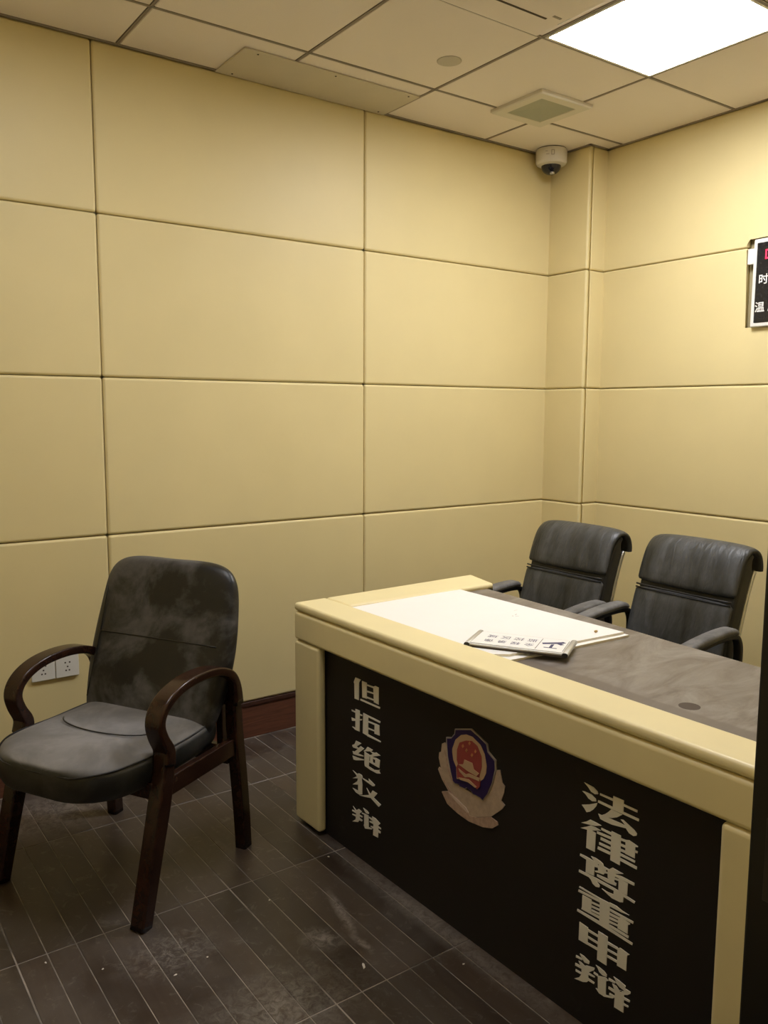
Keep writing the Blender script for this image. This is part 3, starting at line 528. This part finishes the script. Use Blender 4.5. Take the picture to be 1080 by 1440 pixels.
# side cushion with a slanted end
bm = prism([(0, .129), (.150, .129), (.168, .776), (-.012, .826)], lambda a, b, d: (a, b, .7485+d), .0265, .010, 4); link('side_cushion', bm, M['pad_desk'], desk, smooth=True, wn=True)
bm = prism([(L_, .129), (L_-.150, .129), (L_-.168, .70), (L_+.012, .72)], lambda a, b, d: (a, b, .7485+d), .0265, .010, 4); link('side_cushion', bm, M['pad_desk'], desk, smooth=True, wn=True)
dk_('rail_cushion', (0, 0, .649), (L_, .033, .7465), 'pad_desk')
dk_('leg_cushion', (.0, .0, .012), (.153, .033, .647), 'pad_desk')
dk_('leg_cushion', (1.577, .0, .012), (L_, .033, .647), 'pad_desk')
bx('side_board', (.002, .034, .0), (.03, .70, .7475), M['front_black'], desk); bx('side_board', (L_-.03, .034, 0), (L_-.002, .66, .7475), M['front_black'], desk)
fp = bx('front_panel', (.012, .0352, 0), (L_-.012, .055, .7475), M['front_black'], desk)
bm = prism([(.02, .06), (L_-.02, .06), (L_-.02, .60), (1.28, .648), (1.02, .669), (.683, .707), (.20, .742), (.02, .752)], lambda a, b, d: (a, b, .727+d), .030, .003, 2)
top = link('desk_top', bm, M['top'], desk, smooth=True, wn=True)
link('cable_hole', lathe([(.024, 0), (.024, .0006), (.0, .0006)], (1.352, .236, .7568), 20), mat('hole_brown', (.075, .052, .034), .8), top)
# characters on the front panel
for key, polys in GLYPHS.items():
    bms = [flat([(P_[i]/1e4, P_[i+1]/1e4) for i in range(0, len(P_), 2)], lambda a, b, d: (a, .035-d, b), -.001, .0012+.00002*n) for n, P_ in enumerate(polys)]
    o = link('character', join(bms), M['letter'], fp)
EM = {k: [(v[i]/1e4, v[i+1]/1e4) for i in range(0, len(v), 2)] for k, v in EMBLEM.items()}
emb = None
for k, mt, d, nm in (('wreath', 'e_wreath', .002, 'wreath'), ('lower_leaf', 'e_leaf', .003, 'leaf'), ('leaf_vein', 'e_vein', .0036, 'leaf'), ('vein2', 'e_leaf', .0026, 'leaf'), ('vein3', 'e_leaf', .0026, 'leaf'),
        ('shield_rim', 'e_rim', .004, 'shield_rim'), ('shield', 'e_navy', .005, 'shield'), ('ring', 'e_gold', .006, 'emblem_ring'), ('disc', 'e_red', .007, 'emblem_disc'), ('gate', 'e_gold', .008, 'gate'), ('ribbon', 'e_gold', .0078, 'ribbon'), ('band', 'e_gold', .008, 'ribbon')):
    o = link(nm, flat(EM[k], lambda a, b, dd: (a, .035-dd, b), -.001, d), M[mt], fp)
for i in range(5): link('star', flat(EM['star%d' % i], lambda a, b, dd: (a, .035-dd, b), -.001, .0082), M['e_star'], fp)

# ------------------------------------------------------------------ things on the desk
def dworld(u, v, z=0): return desk.matrix_basis @ Vector((u, v, z))
bpy.context.view_layer.update()
DM = Matrix.Translation((-2.113, -.752, 0)) @ Matrix.Rotation(DA-math.pi/2, 4, 'Z')
def board(pts, z, t, label):
    c = DM @ Vector((sum(p[0] for p in pts)/len(pts), sum(p[1] for p in pts)/len(pts), z))
    ws = [DM @ Vector((a, b, z))-c for a, b in pts]
    bm = bmesh.new(); A = [bm.verts.new(w) for w in ws]; B = [bm.verts.new(w+Vector((0, 0, t))) for w in ws]
    bm.faces.new(A); bm.faces.new(B); n = len(A)
    for i in range(n): f_ = bm.faces.new((A[i], A[(i+1) % n], B[(i+1) % n], B[i])); f_.material_index = 1
    o = link('white_board', bm, [M['board'], M['board_edge']], loc=c); return tag(o, label, 'board', 'white boards on the desk')
board([(.172, .134), (.872, .134), (.878, .160), (.905, .612), (.20, .628)], .7572, .0065, 'white board at the bottom of the two on the desk, thin wedge showing')
board([(.158, .131), (.826, .131), (.853, .168), (.890, .606), (.158, .612)], .7639, .0065, 'large white board lying on top on the desk under the notice sign')
sm = bmesh.new()
for (x, y, l, w_, a) in ((-1.600, -1.292, .016, .0020, .5), (-1.612, -1.310, .012, .0025, -.6), (-1.560, -1.250, .018, .0016, .1), (-1.622, -1.300, .006, .004, 1.2)):
    dx, dy = math.cos(a), math.sin(a); sm.faces.new([sm.verts.new((x+dx*p-dy*q, y+dy*p+dx*q, .7706)) for p, q in ((-l/2, -w_/2), (l/2, -w_/2), (l/2, w_/2), (-l/2, w_/2))])
sm = link('scuff_mark', sm, mat('grey_scuff', (.45, .43, .41), .8)); _wb = [o for o in bpy.data.objects if o.name.startswith('white_board')][-1]; sm['kind'] = 'stuff'; sm.parent = _wb; sm.location = -_wb.location
# notice sign
ps = [Vector((-1.975, -1.484)), Vector((-1.862, -1.386)), Vector((-1.712, -1.632)), Vector((-1.823, -1.729))]
c = sum(ps, Vector((0, 0)))/4; ax = ((ps[0]-ps[3])+(ps[1]-ps[2])).normalized()      # reading direction (towards the left end)
sg = empty('notice_sign', (c.x, c.y, .7705), math.atan2(ax.y, ax.x)); tag(sg, 'long aluminium framed notice sign with blue characters lying on the white boards', 'sign')
SL, SWd = .283, .140
bm = bmesh.new(); box(bm, (-SL/2, -SWd/2, 0), (SL/2, SWd/2, .010), .002, 2); link('sign_body', bm, M['alu'], sg, smooth=True, wn=True)
bm = bmesh.new(); box(bm, (-SL/2+.014, -SWd/2+.008, .0095), (SL/2-.014, SWd/2-.008, .0112)); link('sign_face', bm, M['board'], sg)
for s in (-1, 1):
    bm = loft([[Vector((s*(SL/2-.006)+p, y, .0065+q)) for p, q in rrect(.017, .0128, .006, 3)] for y in (-SWd/2-.001, SWd/2+.001)]); link('end_cap', bm, M['alu'], sg, smooth=True, wn=True)
    bm = loft([[Vector((s*(SL/2-.006)+p, y, .0065+q)) for p, q in rrect(.0165, .0122, .006, 3)] for y in (SWd/2+.0011, SWd/2+.003)]); link('end_plug', bm, M['black'], sg)
bm = bmesh.new(); box(bm, (-SL/2+.01, SWd/2-.002, .0), (SL/2-.01, SWd/2+.002, .0055)); link('sign_rail', bm, M['slot'], sg)
def gword(s, size, x, y, sx=1.0):
    bm = text_bm(s, size)
    for v in bm.verts: v.co = Vector((x+v.co.x*sx, y+v.co.y, .0114))
    link('letter', bm, M['ink'], sg)
for i, ch in enumerate('全程录像'): gword(ch, .028, -.028+i*.038, .022)
for i, ch in enumerate('监控区域'): gword(ch, .030, -.028+i*.038, -.024)
bm = bmesh.new()
for (a, b), (c_, d_) in (((-.052, -.055), (-.0505, .055)), ((-.126, -.055), (-.1245, .055))): q_ = [bm.verts.new((x, y, .0114)) for x, y in ((a, b), (c_, b), (c_, d_), (a, d_))]; bm.faces.new(q_)
link('divider_line', bm, M['slot'], sg)
bm = bmesh.new()   # camera pictogram
for pts in (((-.112, .020), (-.062, -.004), (-.057, .010), (-.104, .034)), ((-.118, .010), (-.110, .002), (-.098, .012), (-.106, .022)), ((-.092, .006), (-.084, .002), (-.084, -.030), (-.092, -.030)), ((-.106, -.030), (-.070, -.030), (-.070, -.036), (-.106, -.036)), ((-.120, .030), (-.112, .020), (-.104, .034), (-.110, .040))):
    bm.faces.new([bm.verts.new((x, -y-.002, .0114)) for x, y in pts])
link('camera_pictogram', bm, M['ink'], sg)
# crumb of plaster at the edge of the upper board
cr_ = bmesh.new(); bmesh.ops.create_icosphere(cr_, subdivisions=1, radius=.006); bmesh.ops.scale(cr_, verts=cr_.verts, vec=(1.3, .8, .6))
o = link('crumb', cr_, mat('ochre_crumb', (.45, .30, .10), .8), loc=(-1.560, -1.585, .7738)); tag(o, 'small ochre crumb on the edge of the upper white board', 'crumb')

# ------------------------------------------------------------------ wooden armchair
az = math.atan2(-.535, -.845)-math.radians(3); rr_ = Vector((-2.357, -.83)); F0 = Vector((-.845, -.535))
F_ = Vector((math.cos(az), math.sin(az))); L2 = Vector((-F_.y, F_.x))*-1
if L2.y < 0: L2 = -L2
ac_ = rr_+F0*.255+L2*.296
chair = empty('wooden_armchair', (ac_.x, ac_.y, 0), az); tag(chair, 'dusty black leather armchair with curved dark wooden arms, by the left wall', 'chair')
W2 = .61; X0 = -.25; Y0 = .300    # chair-local: x = s-.25 (forward), y: right side is -, left side +
prof_rear = [(-.030, 0, .042), (-.022, .12, .044), (-.006, .28, .046), (.008, .40, .044), (.014, .50, .040), (.022, .560, .034), (.044, .600, .029), (.085, .624, .027), (.14, .638, .027), (.21, .642, .027), (.28, .635, .027), (.335, .615, .027), (.369, .586, .027), (.380, .552, .028), (.368, .512, .031), (.346, .470, .036), (.350, .43, .042)]
prof_front = [(.346, .475, .034), (.350, .43, .044), (.358, .38, .050), (.378, .30, .052), (.412, .18, .048), (.440, .08, .046), (.462, 0, .044)]
for s, sy in (('right', -1), ('left', 1)):
    y = sy*(Y0-.027)
    k = 16
    path = cr(prof_rear, 4); cut = next(i for i, p in enumerate(path) if p[1] > .50)
    o = link('leg', band([(p[0]+X0, p[1], p[2]) for p in path[:cut+1]], .040, y, .006), M['bentwood'], chair, smooth=True, wn=True)
    o = link('armrest', band([(p[0]+X0, p[1], p[2]) for p in path[cut-1:]], .058, y, .007), M['bentwood'], chair, smooth=True, wn=True)
    link('leg', band([(p[0]+X0, p[1], p[2]) for p in cr(prof_front, 4)], .048, y, .007), M['bentwood'], chair, smooth=True, wn=True)
    bm = bmesh.new(); box(bm, (.02+X0, y-.012, .332), (.36+X0, y+.012, .388), .004, 2); link('side_rail', bm, M['bentwood'], chair, smooth=True, wn=True)
for x, z0, z1 in ((.375+X0, .335, .385), (.02+X0, .30, .36)):
    bm = bmesh.new(); box(bm, (x-.012, -Y0+.04, z0), (x+.012, Y0-.04, z1), .004, 2); link('cross_rail', bm, M['bentwood'], chair, smooth=True, wn=True)
# seat cushion: rings along the depth
def seat_ring(s, w, zt, zb, crown, n=10):
    pts = []; rr = min(.03, (zt-zb)*.45)
    for i in range(n+1): a = -1+2*i/n; pts.append((a, 'top'))
    P2 = []
    for i in range(n+1):
        a = -1+2*i/n; P2.append(Vector((s, a*(w/2-rr*.5), zt+crown*(1-a*a)-(.010 if abs(a) > .99 else 0))))
    P2.append(Vector((s, w/2, zt-rr*.8))); P2.append(Vector((s, w/2+.004, (zt+zb)/2))); P2.append(Vector((s, w/2-.004, zb+rr*.5)))
    for i in range(n+1):
        a = 1-2*i/n; P2.append(Vector((s, a*(w/2-rr*.8), zb)))
    P2.append(Vector((s, -w/2+.004, zb+rr*.5))); P2.append(Vector((s, -w/2-.004, (zt+zb)/2))); P2.append(Vector((s, -w/2, zt-rr*.8)))
    return P2
S_ = [(.035, .42, .452, .385, 0), (.045, .46, .464, .375, .004), (.07, .485, .470, .370, .008), (.16, .505, .466, .366, .004), (.26, .510, .464, .364, .004), (.36, .508, .468, .362, .010), (.43, .490, .470, .360, .012), (.475, .455, .467, .360, .012), (.51, .40, .463, .362, .010), (.535, .335, .459, .364, .008), (.552, .26, .455, .367, .005), (.562, .16, .449, .374, .002)]
bm = loft([seat_ring(s+X0, w, zt, zb, c_) for s, w, zt, zb, c_ in S_])
seat = link('seat', bm, M['seat_leather'], chair, smooth=True); seat.modifiers.new('s', 'SUBSURF').render_levels = 2
edge = [(s+X0, -(w/2-.009), zt-.015) for s, w, zt, zb, c_ in S_[2:-1]]; edge2 = [(x, -y, z) for x, y, z in edge[::-1]]
link('piping', tube(cr(edge+[(.556+X0, -.06, .440), (.5595+X0, 0, .440), (.556+X0, .06, .440)]+edge2, 4), .0028, 6), M['arm_leather'], seat, smooth=True)
arc = [(.30+X0+.075*math.cos(a)-.03, .17*math.sin(a), .4728+.0065*(1-(.17*math.sin(a)/.25)**2)) for a in [(-1.3+2.6*k/14) for k in range(15)]]
link('stitching', tube(arc, .0022, 6), M['piping'], seat, smooth=True)
# backrest: rings up the height
def back_path(z): # centre line leaning back
    t = (z-.42)/.52; return .105-.155*t-.015*math.sin(math.pi*t)
def back_hw(z):
    return .0
B_ = [(.395, .225, .040), (.41, .245, .060), (.46, .262, .074), (.55, .278, .080), (.64, .284, .078), (.72, .281, .072), (.79, .274, .066), (.838, .268, .062), (.873, .258, .057), (.900, .240, .050), (.917, .214, .042), (.927, .178, .032), (.932, .12, .020)]
def ring_back(z, hw, t, n=10):
    c_ = back_path(z); P2 = []
    for i in range(n+1):
        a = -1+2*i/n; P2.append(Vector((c_+X0+t/2-(.014*(a*a)-.014)-.006*(abs(a) > .99)-.004, a*(hw-.010), z)))
    P2.append(Vector((c_+X0, hw+.002, z)))
    for i in range(n+1):
        a = 1-2*i/n; P2.append(Vector((c_+X0-t/2-(.010*(a*a)-.010), a*(hw-.012), z)))
    P2.append(Vector((c_+X0, -hw-.002, z)))
    return P2
bm = loft([ring_back(*b) for b in B_])
back = link('backrest', bm, M['arm_leather'], chair, smooth=True); back.modifiers.new('s', 'SUBSURF').render_levels = 2
zc = .688
def bt(z):
    for (z0, _, t0), (z1, _, t1) in zip(B_, B_[1:]):
        if z0 <= z <= z1: return t0+(t1-t0)*(z-z0)/(z1-z0)
def bsurf(z, y, hw=.274): return back_path(z)+X0+bt(z)/2+.014*(1-(y/hw)**2)-.004
link('stitching', tube([(bsurf(zc-.004*a*a, a*.236)-.0002, a*.236, zc-.004*a*a) for a in [-1+k/8 for k in range(17)]], .0026, 6), M['piping'], back, smooth=True)
link('stitching', tube([(bsurf(z, .232)+.0004, -.236, z) for z in [.48+.035*k for k in range(11)]], .0020, 6), M['piping'], back, smooth=True)
for v_ in (-1, 1):
    bm = bmesh.new(); box(bm, (-.02+X0, v_*.215-.012, .34), (.012+X0, v_*.215+.012, .60), .004, 2); link('back_post', bm, M['bentwood'], chair, smooth=True, wn=True)

# ------------------------------------------------------------------ office chairs
def copy_tree(o, parent=None):
    c = o.copy(); COL.objects.link(c); c.parent = parent
    for ch in list(o.children): copy_tree(ch, c)
    return c
oc = empty('office_chair', (0, 0, 0)); OG = 'office chairs behind the desk'
# local: +X forward, back top at x = -.20 .. ; the seat is under the desk edge
cl = [(.015, .455), (0, .52), (-.020, .60), (-.043, .68), (-.066, .76), (-.090, .83), (-.110, .876), (-.133, .904), (-.161, .915), (-.188, .903), (-.200, .876), (-.202, .846)]
CL = cr(cl, 5)
def cushion(i0, i1, w, puff, name, t=.030):
    secs = []; n = 10
    for i in range(i0, i1+1):
        s, z = CL[i]; a = CL[max(i-1, 0)]; b = CL[min(i+1, len(CL)-1)]
        T = Vector((b[0]-a[0], b[1]-a[1])).normalized(); Nn = Vector((T.y, -T.x))
        if Nn.x < 0 and i < 30: Nn = -Nn
        e = min((i-i0)/3, (i1-i)/3, 1); e = .78+.22*math.sqrt(max(e, 0)); th = t*e
        P2 = []
        for j in range(n+1):
            q = -1+2*j/n; d = th*(1-.25*q**6)+puff*e*(1-q*q)
            P2.append(Vector((s+Nn.x*d, q*w/2, z+Nn.y*d)))
        for j in range(n+1):
            q = 1-2*j/n; P2.append(Vector((s+Nn.x*.002, q*w/2, z+Nn.y*.002)))
        secs.append(P2)
    o = link(name, loft(secs), M['office_leather'], oc, smooth=True); o.modifiers.new('s', 'SUBSURF').render_levels = 1
    md = o.modifiers[0]; return o
mid = 19
bk = cushion(0, mid,   .428, .005, 'lower_back_cushion'); cushion(mid+1, len(CL)-1, .432, .004, 'upper_back_cushion')
# darker shell behind
secs = []
for i in range(0, 40):
    s, z = CL[i]; a = CL[max(i-1, 0)]; b = CL[min(i+1, len(CL)-1)]; T = Vector((b[0]-a[0], b[1]-a[1])).normalized(); Nn = Vector((T.y, -T.x))
    th = .062 if i < 30 else .062-.0045*(i-29)
    secs.append([Vector((s+Nn.x*q, p, z+Nn.y*q)) for p, q in [(p, q-th/2+.002) for p, q in rrect(.422, th, .014, 3)]])
link('back_shell', loft(secs), M['office_side'], oc, smooth=True, wn=True)
for sy in (-1, 1):
    pts = []
    for i in range(0, 37, 2):
        s, z = CL[i]; a = CL[max(i-1, 0)]; b = CL[min(i+1, len(CL)-1)]; T = Vector((b[0]-a[0], b[1]-a[1])).normalized(); Nn = Vector((T.y, -T.x))
        pts.append((s-Nn.x*.066, sy*.205, z-Nn.y*.066))
    link('back_tube', tube(pts, .009, 8), M['steel'], oc, smooth=True)
    zz = CL[mid]; 
for dz in (-.006, .006):
    s, z = CL[mid]; 
    link('piping', tube([(s+.0275+.004*(1-q*q)-.007*q**6-dz*.25, q*.206, z+dz+.004) for q in [-1+k/8 for k in range(17)]], .0032, 6), M['office_side'], oc, smooth=True)
# seat
bm = loft([seat_ring(s, w, zt, zb, c_) for s, w, zt, zb, c_ in ((-.02, .40, .47, .40, 0), (0, .45, .485, .39, .006), (.1, .47, .485, .385, .01), (.3, .47, .487, .385, .012), (.42, .46, .48, .39, .01), (.465, .42, .455, .40, .006))])
link('seat', bm, M['office_side'], oc, smooth=True)
for sy in (-1, 1):
    y = sy*.238
    pth = cr([(-.045, .50), (-.052, .57), (-.045, .62), (-.015, .645), (.08, .644), (.22, .621), (.34, .592), (.40, .555), (.40, .50), (.36, .42)], 5)
    link('armrest', band([(a, b, .020) for a, b in pth], .030, y, .006), M['office_side'], oc, smooth=True, wn=True)
    pp = cr([(-.01, .660, .018), (.01, .668, .024), (.10, .662, .026), (.22, .643, .026), (.32, .618, .024), (.34, .608, .016)], 4)
    link('arm_pad', band(pp, .056, y, .011), M['pad_arm'], oc, smooth=True, wn=True)
    sled = cr([(.0, y*.92, .42), (.30, y*.95, .41), (.40, y*.95, .38), (.43, y*.95, .30), (.40, y*.95, .06), (.37, y*.95, .013), (.30, y*.95, .0125), (-.12, y*.95, .0125)], 4)
    link('leg', tube(sled, .0125, 8), M['steel'], oc, smooth=True)
bm = tube([(-.12, -.249, .0125), (-.12, .249, .0125)], .0125, 8); link('stretcher', bm, M['steel'], oc, smooth=True)
tag(oc, 'dusty black office armchair behind the desk, nearer the corner column', 'chair', OG)
oc2 = copy_tree(oc); tag(oc2, 'dusty black office armchair behind the desk, nearer the door frame', 'chair', OG)
oa = math.radians(180)
oc.location = (-.895, -.812, 0); oc.rotation_euler.z = oa
oc2.location = (-.845, -1.348, 0); oc2.rotation_euler.z = oa-math.radians(2)

# ------------------------------------------------------------------ paint flakes on the floor
flakes = [(-2.354, -1.530, .0085, 'largest pale paint flake, on a plank near the desk front'),
    (-2.762, -1.285, .005, 'thin pale paint flake just in front of the armchair front leg'),
    (-3.018, -1.047, .0045, 'pale paint flake on the planks near the left edge of the photo'),
    (-2.416, -1.133, .004, 'pale paint crumb midway between the armchair and the emblem'),
    (-2.149, -1.029, .004, 'pale paint crumb beside the left leg cushion of the desk'),
    (-2.905, -1.157, .0045, 'pale paint crumb left of the armchair front leg on a joint'),
    (-2.668, -1.267, .004, 'pale paint crumb right of the armchair front leg'),
    (-2.140, -1.675, .0045, 'pale paint crumb by the foot of the desk below the emblem')]
for n, (x, y, r, lb) in enumerate(flakes):
    bm = bmesh.new(); k = 5; vs_ = [(r*random.uniform(.6, 1.2)*math.cos(6.28*j/k), r*random.uniform(.4, .7)*math.sin(6.28*j/k)) for j in range(k)]
    A = [bm.verts.new((a, b, 0)) for a, b in vs_]; B = [bm.verts.new((a, b, .0012)) for a, b in vs_]; bm.faces.new(A); bm.faces.new(B)
    for j in range(k): bm.faces.new((A[j], A[(j+1) % k], B[(j+1) % k], B[j]))
    o = link('paint_flake', bm, M['chip'], loc=(x, y, .0002)); o.rotation_euler.z = 1.2 if n == 0 else random.uniform(0, 6)
    if n == 0: o.scale = (1.7, .8, 1)
    tag(o, lb, 'paint flake', 'paint flakes on the floor')
